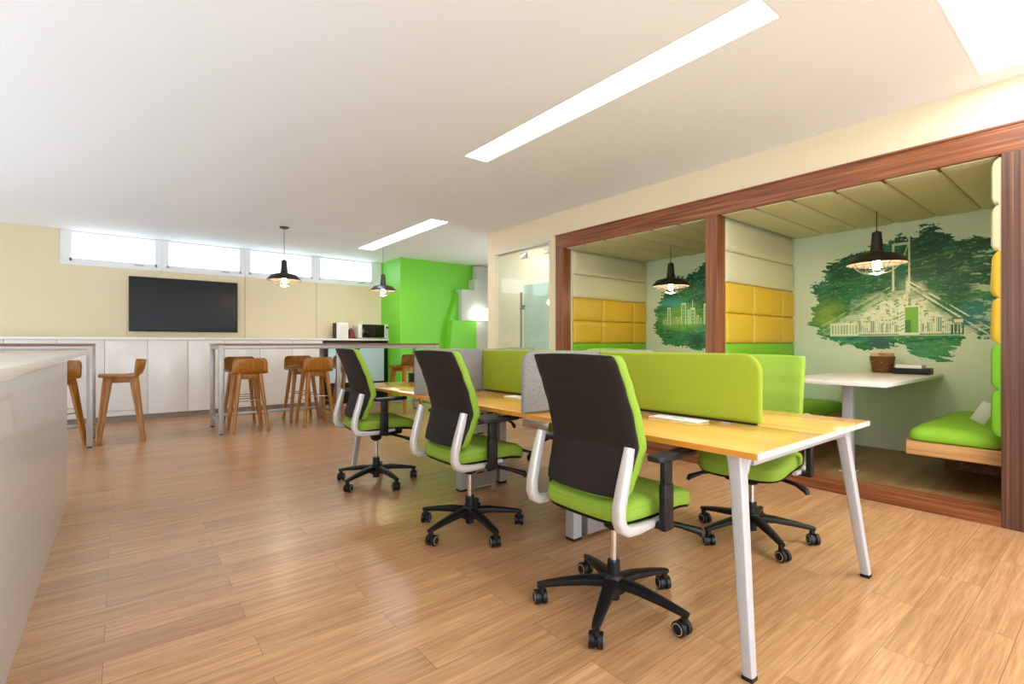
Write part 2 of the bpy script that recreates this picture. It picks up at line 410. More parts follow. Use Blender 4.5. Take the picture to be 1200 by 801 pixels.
pads(4.268, -1, 'padded wall of cream, mustard and green rows on the left side of the far booth', 1)
pads(2.392, 1, 'padded wall seen as a thin edge left of the middle walnut post', 1)
pads(2.328, -1, 'padded wall of cream, mustard and green rows left of the near booth table', 1)
pads(.488, 1, 'padded wall seen as a bulging edge beside the right walnut post', -1)
def cpads(y0, y1, n, where):
    r = empty('padded_ceiling_panel', (fx1, y0, 2.26)); tag(r, where, 'ceiling padding', 'padded booth ceilings')
    dy = (y1-y0)/n
    for k in range(n):
        MB().pillow((-.12, k*dy+.001, .038), (BX-fx1+.115, 0, 0), (0, dy-.002, 0), (0, 0, -1), M['pad_cream'], d=.03, base=.012).build('ceiling_cushion', r)
cpads(.49, 2.30, 6, 'cream ribbed padded ceiling over the near booth with the large mural')
cpads(2.42, 4.268, 6, 'cream ribbed padded ceiling over the far booth beside the glass door')

# ------------------------------------------------------------------ glass door in the right wall
struct('trim_12', B((WX-.012, 4.505, 2.38), (WX+.1, 5.69, 2.40), M['silver']).box((WX-.006, 5.655, 0), (WX+.106, 5.69, 2.38), M['beige']).box((WX-.006, 4.505, 0), (WX+.106, 4.53, 2.38), M['beige']))
d = struct('door_1', B((WX+.045, 4.535, .012), (WX+.057, 5.10, 2.30), M['clear']))
B((WX+.0575, 4.535, .10), (WX+.0590, 5.10, 1.90), M['frost']).build('frosted_film', d, smooth=False)
B((WX+.036, 4.535, .005), (WX+.066, 5.10, .10), M['steel'], .003).build('bottom_rail', d)
B((WX+.036, 4.535, 2.26), (WX+.066, 4.68, 2.32), M['steel'], .003).build('patch_fitting', d)
B((WX+.036, 5.02, 2.26), (WX+.066, 5.15, 2.34), M['steel'], .003).build('patch_fitting', d)
h = MB(); h.cyl((WX-.02, 5.06, .75), (WX-.02, 5.06, 1.80), .015, M['handle']); h.cyl((WX-.02, 5.06, 1.62), (WX+.045, 5.06, 1.62), .012, M['handle']); h.cyl((WX-.02, 5.06, .92), (WX+.045, 5.06, .92), .012, M['handle'])
h.box((WX-.035, 5.0, 1.57), (WX-.005, 5.075, 1.60), M['handle'], .004); h.build('door_handle', d)
d2 = struct('window_5', B((WX+.045, 5.11, .012), (WX+.055, 5.65, 2.38), M['clear']))
B((WX+.045, 4.54, 2.345), (WX+.055, 5.105, 2.38), M['clear']).build('transom_glass', d2)

# ------------------------------------------------------------------ recessed ceiling lights
def clight(h, m, dep, label, grp, hw=.0):
    x0, x1, y0, y1 = h
    r = empty('ceiling_light', ((x0+x1)/2, (y0+y1)/2, CH)); tag(r, label, 'ceiling light', grp)
    a, b = (x1-x0)/2-.001, (y1-y0)/2-.001; f = MB(); t = .012
    f.box((-a, -b, 0), (-a+t, b, dep), M['reveal']); f.box((a-t, -b, 0), (a, b, dep), M['reveal'])
    f.box((-a+t, -b, 0), (a-t, -b+t, dep), M['reveal']); f.box((-a+t, b-t, 0), (a-t, b, dep), M['reveal'])
    f.box((-a, -b, dep), (a, b, dep+.01), M['reveal']); f.build('light_frame', r, smooth=False)
    B((-a+t, -b+t, dep-.008), (a-t, b-t, dep-.001), m).build('diffuser', r, smooth=False)
clight(holes[0], M['diffuser'], .02, 'long narrow light strip in the ceiling above the green desk dividers', 'strip lights')
clight(holes[1], M['diffuser'], .02, 'short far light strip in the ceiling before the green wall', 'strip lights')
clight(holes[2], M['panel_diff'], .12, 'large deep square light panel in the ceiling at the upper right corner', 'panel lights')
clight((4.9, 5.7, 4.7, 5.5), M['panel_diff'], -.06, 'square light seen through the glass door', 'panel lights')
clight(holes[3], M['panel_diff'], .05, 'unseen square fill light added to the ceiling behind the viewer on the left', 'panel lights')  # fill light added behind the camera, out of view
clight(holes[4], M['panel_diff'], .05, 'unseen square fill light added to the ceiling behind the viewer on the right', 'panel lights')  # second added fill light, also unseen behind the camera

# ------------------------------------------------------------------ desk row
desk = empty('bench_desk', (2.23, 2.58, 0)); tag(desk, 'long honey wood bench desk with pale splayed legs and fabric screens', 'desk')
def L(x, y, z=0): return (x-2.23, y-2.58, z)
DX0, DX1, DY = 1.662, 2.798, [.775, 1.975, 3.175, 4.39]
for k in range(3):
    for (a, b) in ((DX0, 2.2298), (2.2302, DX1)):
        mb = MB(); y0, y1 = DY[k]+.001, DY[k+1]-.001
        mb.box(L(a, y0, .738), L(b, y1, .7505), M['desk_top'], .0015)
        lo = a if a == DX0 else b
        mb.box(L(a+(.004 if a == DX0 else 0), y0+.004, .728), L(b-(0 if a == DX0 else .004), y1, .7352), M['desk_edge'])
        if k == 0: mb.box(L(a, y0-.003, .728), L(b, y0+.001, .7495), M['end_band'])
        if a == DX0: mb.box(L(a-.002, y0, .728), L(a+.001, y1, .7495), M['desk_edge'])
        else: mb.box(L(b-.001, y0, .728), L(b+.002, y1, .7495), M['desk_edge'])
        mb.build('tabletop', desk)
fl = MB()
for x in (1.95, 2.51): fl.box(L(x-.02, .90, .67), L(x+.02, 4.27, .722), M['leg_white'], .003)
for y in (.86, 4.30): fl.box(L(1.78, y-.02, .68), L(2.68, y+.02, .722), M['leg_white'], .003)
fl.build('under_frame', desk)
for sx, sy, x0, y0 in ((-1, -1, 1.64, .79), (1, -1, 2.802, .79), (-1, 1, 1.64, 4.36), (1, 1, 2.802, 4.36)):
    m = MB(); tx, ty = x0-sx*.075, y0-sy*.08
    # straight tapering blade leg with a small curved bracket under the top
    m.sweep([L(tx, ty, .727), L(tx+sx*.004, ty+sy*.004, .69), L(tx+sx*.010, ty+sy*.012, .62), L(x0-sx*.02, y0-sy*.022, .2), L(x0, y0, .012)], M['leg_white'],
            radii=[(.034, .027), (.028, .025), (.025, .023), (.021, .020), (.018, .018)], up=(1, 0, 0.0001), n=24, sq=7)
    m.sweep([L(tx-sx*.13, ty, .722), L(tx-sx*.07, ty, .716), L(tx-sx*.035, ty+sy*.002, .698), L(tx-sx*.012, ty+sy*.006, .66)], M['leg_white'],
            radii=[(.003, .024), (.008, .026), (.014, .027), (.012, .026)], up=(1, 0, 0.0001), n=20, sq=6)
    lg = m.build('leg', desk)
    MB().box(L(x0-.0195, y0-.0195, 0), L(x0+.0195, y0+.0195, .015), M['black'], .003).build('foot_pad', lg)
for y in (1.985, 3.165):
    for x in (2.03, 2.40):
        m = MB(); m.box(L(x-.033, y-.033, .012), L(x+.033, y+.033, .70), M['leg_white'], .004, 3)
        for q in (-.011, .011): m.box(L(x-.0345, y+q-.0015, .02), L(x-.0325, y+q+.0015, .70), M['silver'])
        lg = m.build('post', desk); B(L(x-.035, y-.035, 0), L(x+.035, y+.035, .016), M['black'], .004).build('foot_pad', lg)
    vp = MB(); vp.box(L(2.10, y-.045, .02), L(2.33, y-.035, .66), M['silver'], .002)
    vp.box(L(2.10, y+.035, .02), L(2.33, y+.045, .66), M['silver'], .002); vp.box(L(2.10, y-.035, .02), L(2.106, y+.035, .66), M['silver'])
    vp.box(L(2.10, y-.045, .66), L(2.33, y+.045, .69), M['silver'])
    for k in range(7):
        for (s0, s1) in ((2.14, 2.20), (2.23, 2.29)): vp.box(L(s0, y-.047, .12+k*.075), L(s1, y-.0445, .130+k*.075), M['black'])
    vp.build('vent_panel', desk)
for k in range(3):
    yc = DY[k]+.60
    for x in (2.13, 2.33):
        fm = MB(); fm.box(L(x-.05, yc-.135, .7505), L(x+.05, yc+.135, .7545), M['white'], .0015); fm.box(L(x-.004, yc-.03, .7545), L(x+.004, yc+.03, .756), M['silver'])
        fm.build('cable_flap', desk)
def rrect(w, h, r, corners, n=8):
    pts = []
    for (cx, cy, a0, k) in ((w/2, -h/2, -90, 0), (w/2, h/2, 0, 1), (-w/2, h/2, 90, 2), (-w/2, -h/2, 180, 3)):
        rr = r if k in corners else .008
        ox, oy = cx-math.copysign(rr, cx), cy-math.copysign(rr, cy)
        for j in range(n+1):
            a = math.radians(a0+90*j/n); pts.append((ox+rr*math.cos(a), oy+rr*math.sin(a)))
    return pts
def soft_panel(w, h, t, r, corners, m, axis):
    """rounded fabric screen standing in the y-z (axis='y') or x-z plane, centre origin"""
    mb = MB(); out = []
    for dt, ins in ((-t/2, .012), (-t/2+.004, .004), (-t/2+.010, 0), (t/2-.010, 0), (t/2-.004, .004), (t/2, .012)):
        ring = []
        for (u, v) in rrect(w-2*ins, h-2*ins, max(r-ins, .004), corners):
            ring.append((dt, u, v) if axis == 'y' else (u, dt, v))
        out.append(ring)
    mb.grid(out, m, closed=True); return mb
dlab = ['lime green fabric desk screen nearest the viewer, above the front cable flap',
        'lime green fabric desk screen between the two grey screens', 'lime green fabric desk screen at the far end of the desk']
for k in range(3):
    y0, y1 = DY[k]+(.245 if k == 0 else .022), DY[k+1]-.022-(.2 if k == 2 else 0)
    e = empty('desk_screen', (2.23, (y0+y1)/2, .7508)); tag(e, dlab[k], 'desk screen', 'green desk screens')
    o = soft_panel(y1-y0, .312, .036, .085, (1,) if k == 0 else ((2,) if k == 2 else ()), M['screen_green'], 'y').build('screen_panel', e)
    if k == 0:
        pass
    o.location = (0, 0, .166)
    if k == 0: o.rotation_euler = (0, 0, pi)
    cl = MB()
    cl.box((-.008, -(y1-y0)/2+.02, .001), (.008, (y1-y0)/2-.02, .0098), M['black'], .001)
    cl.build('base_rail', e)
for k, lab in ((1, 'grey tweed desk screen crossing the desk behind the nearest chair'), (2, 'grey tweed desk screen crossing the desk behind the second chair')):
    e = empty('desk_screen', (2.22, DY[k], .752)); tag(e, lab, 'desk screen', 'grey desk screens')
    o = soft_panel(1.165, .325, .034, .075, (1, 2), M['screen_grey'], 'x').build('screen_panel', e); o.location = (0, 0, .163)

# ------------------------------------------------------------------ office chair (faces +x)
def interp(tab, t):
    for (a, *va), (b, *vb) in zip(tab, tab[1:]):
        if a <= t <= b:
            k = (t-a)/(b-a); k2 = k*k*(3-2*k)*.4+k*.6
            return [p+(q-p)*k2 for p, q in zip(va, vb)]
    return list(tab[-1][1:]) if t > tab[-1][0] else list(tab[0][1:])
BK = [(.545, -.218, .204), (.60, -.200, .212), (.66, -.176, .222), (.73, -.156, .230), (.84, -.184, .229), (.95, -.226, .225), (1.03, -.262, .222), (1.075, -.284, .220)]
def make_chair():
    r = empty('office_chair')
    base = MB(); base.lathe([(.0, .075), (.048, .078), (.052, .10), (.045, .135), (.032, .15), (.0, .152)], M['black'], n=24)
    base.cyl((0, 0, .045), (0, 0, .08), .026, M['black'])
    for k in range(5):
        a = 2*pi*k/5; c, s = math.cos(a), math.sin(a)
        base.sweep([(c*.03, s*.03, .118), (c*.12, s*.12, .116), (c*.22, s*.22, .103), (c*.295, s*.295, .090), (c*.322, s*.322, .086)], M['black'],
                   radii=[(.022, .032), (.019, .027), (.015, .022), (.012, .018), (.009, .013)], up=(0, 0, 1), n=12, sq=3)
        base.cyl((c*.306, s*.306, .055), (c*.306, s*.306, .092), .014, M['black'])
    bo = base.build('star_base', r)
    for k in range(5):
        a = 2*pi*k/5; c, s = math.cos(a), math.sin(a); cm = MB(); ta = math.radians(-92)+.45*math.sin(k*2.1+1)
        X = Vector((c*.306, s*.306, .03)); ax = Vector((math.cos(ta), math.sin(ta), 0))
        fwd = Vector((-ax.y, ax.x, 0)); X = X+fwd*.012
        for sg in (-1, 1):
            p = X+ax*(.016*sg)
            cm.sweep([p-ax*.011, p-ax*.009, p+ax*.009, p+ax*.011], M['black'], radii=[(.026, .026), (.030, .030), (.030, .030), (.026, .026)], n=22)
            q = p+ax*(.0115*sg); cm.sweep([q-ax*.001, q+ax*.001], M['silver'], r=.023, n=20)
            q = p+ax*(.0125*sg); cm.sweep([q-ax*.001, q+ax*.001], M['black'], r=.019, n=20)
        cm.sweep([X-ax*.006, X+ax*.006], M['black'], r=.022, n=14)
        cm.cyl(X+Vector((0, 0, .0))-fwd*.012, X-fwd*.012+Vector((0, 0, .04)), .008, M['black'])
        cm.build('caster', r)
    gc = MB(); gc.cyl((0, 0, .15), (0, 0, .205), .028, M['black'], .026); g = gc.build('gas_column', r)
    MB().cyl((0, 0, .15), (0, 0, .36), .0145, M['chrome']).build('piston', g)
    me = MB(); me.lathe([(.018, .335), (.040, .350), (.052, .385), (.055, .415), (.0, .418)], M['black'], n=24)
    me.box((-.08, -.09, .385), (.19, .09, .445), M['black'], .018, 3)
    me.box((.05, -.05, .37), (.13, .05, .41), M['black'], .012, 2)
    me.build('mechanism', r)
    for sy, zz in ((-1, .0), (1, .0)):
        lv = MB(); dx = .03 if sy < 0 else -.02; lv.sweep([(.03+dx, sy*.05, .412), (.04+dx, sy*.15, .402), (.07+dx*2, sy*.235, .388), (.10+dx*3, sy*.285, .366), (.105+dx*3, sy*.295, .348)], M['black'], radii=[(.010, .010), (.010, .013), (.011, .013), (.016, .018), (.010, .014)], up=(0, 0, 1))
        lv.build('lever', r)
    bulge = lambda p: Vector((p.x, p.y, p.z-.030*max(0, (p.x-.10)/.16)**2-.012*max(0, (-p.x-.12)/.1)**2+.008*(p.y/.24)**2))
    sc = (.028, 0)
    sh = MB(); sh.super(sc, .241, .234, [(.438, .06), (.443, .02), (.450, .004), (.457, .000)], M['black'], e=5, n=48, fn=bulge); sh.build('seat_shell', r)
    se = MB(); se.super(sc, .240, .232, [(.458, .008), (.463, .001), (.480, 0), (.497, .001), (.501, .003), (.503, .003), (.507, .002), (.518, .008), (.527, .03), (.532, .07), (.533, .13), (.533, .2)], M['green_fab'], e=6, n=64, fn=bulge)
    seat = se.build('seat', r, ang=60)
    # back shell and cushion
    def surf(t, s, off):
        x, w = interp(BK, t); return Vector((x+off+.030*s*s, w*s, t))
    ns, nt = 13, 26; T = [BK[0][0]+(BK[-1][0]-BK[0][0])*k/nt for k in range(nt+1)]
    def slab(off0, off1, m, name, grow=0, rnd=.0, par=r):
        mb = MB(); rings = []
        layers = [(off0, -rnd), (off0+(off1-off0)*.25, 0), (off0+(off1-off0)*.7, 0), (off1-(off1-off0)*.08, -rnd*.6), (off1, -rnd*2.0)]
        i = mb.mi(m)
        def ring(off, g):
            z0, z1 = T[0]-grow-g*0+0, T[-1]+grow
            pts = []
            def P(tz, s):
                x, w = interp(BK, tz); ww = w+grow+g
                # rounded corners
                e0 = (tz-T[0])/.03; e1 = (T[-1]-tz)/.03
                cr = 0
                if e1 < 1: cr = .012*(1-math.sqrt(max(0, 1-(1-e1)**2)))
                if e0 < 1: cr = max(cr, .016*(1-math.sqrt(max(0, 1-(1-e0)**2))))
                zz = tz+(g if tz > .8 else -g)*(1 if (tz == T[0] or tz == T[-1]) else 0)
                return Vector((x+off+.030*s*s, (ww-cr)*s, zz+.006*(1-s*s)*(1 if tz == T[-1] else 0)))
            TT = [T[0], T[0]+.004, T[0]+.012, T[0]+.03]+T[3:-3]+[T[-1]-.03, T[-1]-.012, T[-1]-.004, T[-1]]
            SS = [-1+2*k/10 for k in range(11)]
            for s in SS: pts.append(P(TT[0], s))
            for t in TT[1:-1]: pts.append(P(t, 1))
            for s in SS[::-1]: pts.append(P(TT[-1], s))
            for t in TT[1:-1][::-1]: pts.append(P(t, -1))
            return pts, TT, SS
        rr = [mb_ring for mb_ring in (ring(o, g) for o, g in layers)]
        V = mb.grid([q[0] for q in rr], m, closed=True, cap=False)
        # front/back faces as grids following the curve
        for idx, (o, g) in ((0, layers[0]), (-1, layers[-1])):
            TT, SS = rr[idx][1], rr[idx][2]; nS, nT = len(SS), len(TT); loop = V[idx]
            G = [[None]*nS for _ in range(nT)]
            for a in range(nS): G[0][a] = loop[a]; G[nT-1][nS-1-a] = loop[nS+nT-2+a]
            for b in range(1, nT-1):
                G[b][nS-1] = loop[nS+b-1]; G[b][0] = loop[len(loop)-b]
                L0, R0 = G[b][0].co, G[b][nS-1].co
                for a in range(1, nS-1):
                    x, w_ = interp(BK, TT[b]); s_ = SS[a]; xx = x+o+.030*s_*s_
                    G[b][a] = mb.bm.verts.new((xx+(.0 if idx == 0 else .0), R0.y*s_, TT[b]))
            for b in range(nT-1):
                for a in range(nS-1):
                    f = mb.bm.faces.new((G[b][a], G[b][a+1], G[b+1][a+1], G[b+1][a])); f.material_index = i
        return mb.build(name, par, ang=50)
    slab(.002, .048, M['green_fab'], 'back_cushion', grow=.003, rnd=.008)
    bs = slab(-.010, .004, M['brown_mesh'], 'back_shell', grow=-.004, rnd=.002)
    # silver brackets from under the seat up to the back
    for sy in (-1, 1):
        b = MB(); y = sy*.248
        pa = [(.06, sy*.235, .452), (-.06, sy*.240, .444), (-.15, sy*.240, .442), (-.212, sy*.238, .447), (-.240, sy*.236, .462), (-.253, sy*.235, .492), (-.250, sy*.235, .54), (-.232, sy*.236, .61), (-.212, sy*.237, .68), (-.194, sy*.236, .742)]
        b.sweep(pa, M['bracket'], radii=[(.012, .011), (.015, .014), (.018, .018), (.021, .021), (.023, .022), (.023, .022), (.022, .022), (.021, .022), (.019, .021), (.015, .019)], up=(0, sy, .0001), n=16, sq=3.2)
        b.build('back_bracket', r)
        am = MB(); ya = sy*.285
        am.box((-.068, sy*.20-.02, .425), (-.012, ya+sy*.012, .452), M['black'], .01, 2)
        am.box((-.070, ya-.015, .425), (-.012, ya+.015, .60), M['black'], .007, 3)
        am.box((-.066, ya-.012, .58), (-.016, ya+.012, .690), M['black'], .005, 2)
        ar = am.build('armrest', r)
        pm = MB(); pm.super((.010, ya-sy*.006), .128, .038, [(.686, .006), (.689, .001), (.703, 0), (.707, .002), (.709, .008)], M['black'], e=5, n=32)
        pm.build('arm_pad', ar)
    return r
chair = make_chair()
cspec = [
 ((1.63, 1.36), 0, 64, 'office chair with dark brown back and lime seat, nearest the viewer'),
 ((1.64, 2.47), 0, 48, 'dark backed office chair in the middle of the left row'),
 ((1.61, 3.785), -3, 60, 'dark backed office chair at the far left, nearest the bar tables'),
 ((2.85, 1.36), 188, 232, 'lime office chair facing the viewer beyond the near end of the desk'),
 ((2.82, 2.59), 180, 40, 'office chair hidden behind the near green desk screen, rounded top showing'),
 ((2.86, 3.80), 180, 20, 'office chair mostly hidden behind the far right of the desk')]
first = True
for (x, y), rz, ba, lab in cspec:
    o = chair if first else copy_tree(chair); first = False
    o.location = (x, y, 0); o.rotation_euler = (0, 0, math.radians(rz)); tag(o, lab, 'chair', 'office chairs around the bench desk')
    for ch in kids(o):
        if ch.name.startswith(('star_base', 'caster')): ch.rotation_euler = (0, 0, math.radians(ba-rz))
        elif rz == 188 and not ch.name.startswith('gas'): ch.location = (0, 0, -.030)

# ------------------------------------------------------------------ bar tables
def bar_table(x0, x1, y0, y1, mids, lab):
    r = empty('bar_table', ((x0+x1)/2, (y0+y1)/2, 0)); tag(r, lab, 'bar table', 'high bar tables')
    cx, cy = (x0+x1)/2, (y0+y1)/2
    q = lambda x, y, z: (x-cx, y-cy, z)
    B(q(x0, y0, 1.095), q(x1, y1, 1.118), M['bar_top'], .003).build('tabletop', r)
    B(q(x0+.04, y0+.012, 1.045), q(x1-.04, y0+.05, 1.093), M['silver'], .002).build('rail', r); B(q(x0+.04, y1-.05, 1.045), q(x1-.04, y1-.012, 1.093), M['silver'], .002).build('rail', r)
    for x in [x0+.03, x1-.03]+mids:
        eb = MB(); eb.box(q(x-.02, y0+.052, 1.045), q(x+.02, y1-.052, 1.093), M['silver'], .002)
        eb.build('cross_bar', r); B(q(x-.02, y0+.05, .13), q(x+.02, y1-.05, .17), M['silver'], .002).build('foot_bar', r)
        for y in (y0+.03, y1-.03):
            lg = B(q(x-.027, y-.027, .012), q(x+.027, y+.027, 1.095), M['silver'], .003).build('leg', r)
            B(q(x-.022, y-.022, 0), q(x+.022, y+.022, .013), M['black'], .002).build('foot_pad', lg)
    sb = MB(); sb.box(q(x0+.057, y1-.045, .13), q(x1-.057, y1-.015, .17), M['silver'], .002); sb.build('stretcher', r)
bar_table(-3.0, -.235, 6.93, 7.69, [-1.6], 'high bar table with metal frame behind the white counter at the left')
bar_table(.93, 3.99, 6.90, 7.70, [2.39], 'long high bar table with metal legs in the middle, lined with wooden stools')

# ------------------------------------------------------------------ bar stools (face +x, back at -x)
def make_stool():
    r = empty('bar_stool'); zt = .755
    se = MB(); n = 14
    # bent plywood seat: flat then curving up into the low back, with wrapped corners
    prof = [(.205, zt-.004), (.19, zt+.0), (.10, zt-.004), (0, zt-.010), (-.10, zt-.006), (-.15, zt+.004), (-.180, zt+.030), (-.196, zt+.07), (-.206, zt+.12), (-.212, zt+.160), (-.214, zt+.178)]
    wid = [.150, .178, .200, .208, .208, .206, .204, .202, .200, .188, .160]
    def ring(th):
        out = []
        for (x, z), w_ in zip(prof, wid):
            out.append([])
        return out
    top, bot = [], []
    for i, ((x, z), w_) in enumerate(zip(prof, wid)):
        j0, j1 = max(i-1, 0), min(i+1, len(prof)-1)
        tx, tz = prof[j1][0]-prof[j0][0], prof[j1][1]-prof[j0][1]; l = math.hypot(tx, tz); nx, nz = tz/l, -tx/l
        bk = min(1, max(0, (-x-.12)/.08))
        a, b = [], []
        for k in range(n+1):
            s = -1+2*k/n; wrap = bk*.075*abs(s)**3; lift = (1-bk)*.012*s*s
            p = Vector((x+wrap, w_*s*(1-.02*bk), z+lift)); a.append(p); b.append(p+Vector((-nx*.016*-1 if False else nx*.0, 0, 0))+Vector((nx, 0, nz))*(-.024))
        top.append(a); bot.append(b)
    rings = [t+bb[::-1] for t, bb in zip(top, bot)]
    se.grid(rings, M['stool_wood'], closed=True); se.build('seat', r, ang=50)
    ap = MB()
    for s in (-1, 1):
        ap.box((-.11, s*.115-.012, zt-.085), (.12, s*.115+.012, zt-.022), M['stool_wood'], .004)
        ap.box((s*.115-.012, -.11, zt-.085), (s*.115+.012, .11, zt-.022), M['stool_wood'], .004)
    ap.build('seat_frame', r)
    for sx in (-1, 1):
        for sy in (-1, 1):
            MB().sweep([(sx*.115, sy*.115, zt-.022), (sx*.125, sy*.125, zt-.10), (sx*.20, sy*.195, .0)], M['stool_wood'], radii=[(.046, .024), (.044, .024), (.024, .017)], up=(sx, sy*.0, .0001), n=12, sq=3.2).build('leg', r)
    for nm, hgt, pr in (('footrest', .40, ((1, 1), (1, -1))), ('footrest', .40, ((-1, -1), (-1, 1))), ('footrest', .36, ((1, 1), (-1, 1))), ('footrest', .32, ((1, -1), (-1, -1)))):
        k = .125+(.20-.125)*(zt-.10-hgt)/(zt-.10)
        MB().cyl((pr[0][0]*k, pr[0][1]*k, hgt), (pr[1][0]*k, pr[1][1]*k, hgt), .006, M['steel'], n=10).build(nm, r)
    return r
stool = make_stool()
ss = [
 ((.0, 7.28), 180, 'wooden bar stool seen from the side at the right end of the left bar table'),
 ((-.585, 7.16), 232, 'wooden bar stool partly hidden behind the white counter and a table leg'),
 ((1.27, 7.02), 90, 'wooden bar stool seen from behind, first on the near side of the long bar table'),
 ((1.30, 7.62), -90, 'wooden bar stool facing the viewer, behind the first near stool'),
 ((2.10, 7.02), 90, 'wooden bar stool seen from behind beside the middle leg of the long bar table'),
 ((2.08, 7.62), -90, 'wooden bar stool on the far side of the long bar table, under the hanging lamp'),
 ((2.78, 7.58), -90, 'wooden bar stool almost hidden behind the far left office chair'),
 ((3.60, 7.33), 200, 'wooden bar stool in front of the green wall at the long table end')]
for i, ((x, y), rz, lab) in enumerate(ss):
    o = stool if i == 0 else copy_tree(stool)
    o.location = (x, y, 0); o.rotation_euler = (0, 0, math.radians(rz)); tag(o, lab, 'stool', 'wooden bar stools')

# ------------------------------------------------------------------ foreground counter
ct = empty('counter', (-.75, 2.0, 0)); tag(ct, 'white counter with pale worktop in the left foreground', 'counter')
cm = MB(); cm.box((-.9, -3.6, .0), (.452, 2.66, .998), M['counter_face'], .002); cm.build('counter_body', ct)
B((-.95, -3.6, 1.000), (.464, 4.75, 1.041), M['white_gloss'], .003).build('worktop', ct)

# ------------------------------------------------------------------ back cabinets
CY = 8.98
sx = [-2.70, -2.18, -1.68, -1.18, -.68, -.18, .305, .80, 1.29, 1.80, 2.31, 2.82]
desc = ['leftmost', 'second from the left', 'third from the left', 'behind the left bar table', 'behind the left wooden stools', 'behind the side view stool', 'below the left edge of the television', 'below the middle of the television',
        'behind the long bar table left leg', 'behind the first pair of stools', 'behind the second pair of stools']
for i, (a, b) in enumerate(zip(sx, sx[1:])):
    r = empty('base_cabinet', ((a+b)/2, CY, 0)); tag(r, 'tall white handleless base cabinet %s along the back wall' % desc[i], 'cabinet', 'white cabinets along the back wall')
    hw = (b-a)/2
    B((-hw+.001, .02, .08), (hw-.001, YB-CY-.002, 1.168), M['white_gloss']).build('carcass', r, smooth=False)
    B((-hw+.003, 0, .085), (hw-.003, .02, 1.163), M['white_gloss'], .0015).build('door', r)
    B((-hw+.001, .06, 0), (hw-.001, .09, .08), M['toe']).build('toe_kick', r, smooth=False)
tag(B((-2.75, CY-.015, 1.170), (4.068, YB-.001, 1.208), M['white_gloss'], .003).build('worktop'), 'long white worktop running over the back wall cabinets', 'worktop')
fg = empty('display_fridge', (3.445, CY+.02, 0)); tag(fg, 'black framed glass front fridge below the microwave', 'fridge')
f = MB(); f.box((-.62, .0, .03), (.62, .30, 1.165), M['black'], .004); f.build('fridge_body', fg)
for a, b in ((-.56, -.02), (.02, .56)):
    dr = B((a, -.022, .10), (b, -.002, 1.06), M['black'], .003).build('fridge_door', fg)
    B((a+.03, -.026, .40), (b-.03, -.0225, 1.04), M['fridge_glass']).build('door_glass', dr, smooth=False)
# appliances on the worktop
mw = empty('microwave', (3.79, CY+.17, 1.208)); tag(mw, 'small white microwave oven with black door on the back worktop', 'microwave')
MB().box((-.31, -.15, .012), (.31, .15, .275), M['white_gloss'], .006).box((-.27, -.12, 0), (-.23, -.08, .012), M['black']).box((.23, -.12, 0), (.27, -.08, .012), M['black']).box((-.27, .08, 0), (-.23, .12, .012), M['black']).box((.23, .08, 0), (.27, .12, .012), M['black']).build('housing', mw)
B((-.24, -.163, .02), (.20, -.150, .268), M['black_gloss'], .004).build('oven_door', mw)
B((.22, -.157, .03), (.30, -.150, .26), M['grey_panel'], .003).box((.235, -.160, .20), (.285, -.1572, .235), M['black']).build('control_panel', mw)
wb = MB(); wb.box((3.075, CY+.02, 1.208), (3.29, CY+.20, 1.50), M['white_gloss'], .004); wb.box((3.060, CY+.03, 1.208), (3.0745, CY+.20, 1.49), M['black'])
tag(wb.build('white_box'), 'upright white box with dark side left of the microwave', 'box')
kt = empty('kettle', (3.375, CY+.12, 1.208), -2.2); tag(kt, 'small dark red kettle between the white box and the microwave', 'kettle')
MB().lathe([(0, 0), (.066, 0), (.070, .02), (.064, .10), (.050, .16), (.036, .175), (0, .178)], M['red'], n=24).build('kettle_body', kt)
MB().sweep([(.055, 0, .15), (.085, 0, .155), (.098, 0, .12), (.092, 0, .06), (.066, 0, .04)], M['black'], r=.008).build('handle', kt)
MB().lathe([(0, .176), (.02, .178), (.018, .192), (0, .196)], M['black'], n=14).build('lid', kt)

# ------------------------------------------------------------------ television
tv = empty('television', (.803, YB-.05, 1.30)); tag(tv, 'large dark flat television on the back wall under the windows', 'television')
B((-.715, -.02, .0), (.715, .015, .822), M['black'], .004).box((-.3, .015, .2), (.3, .037, .6), M['black']).build('casing', tv)
B((-.700, -.0215, .020), (.700, -.0202, .808), M['screen']).build('screen', tv, smooth=False)

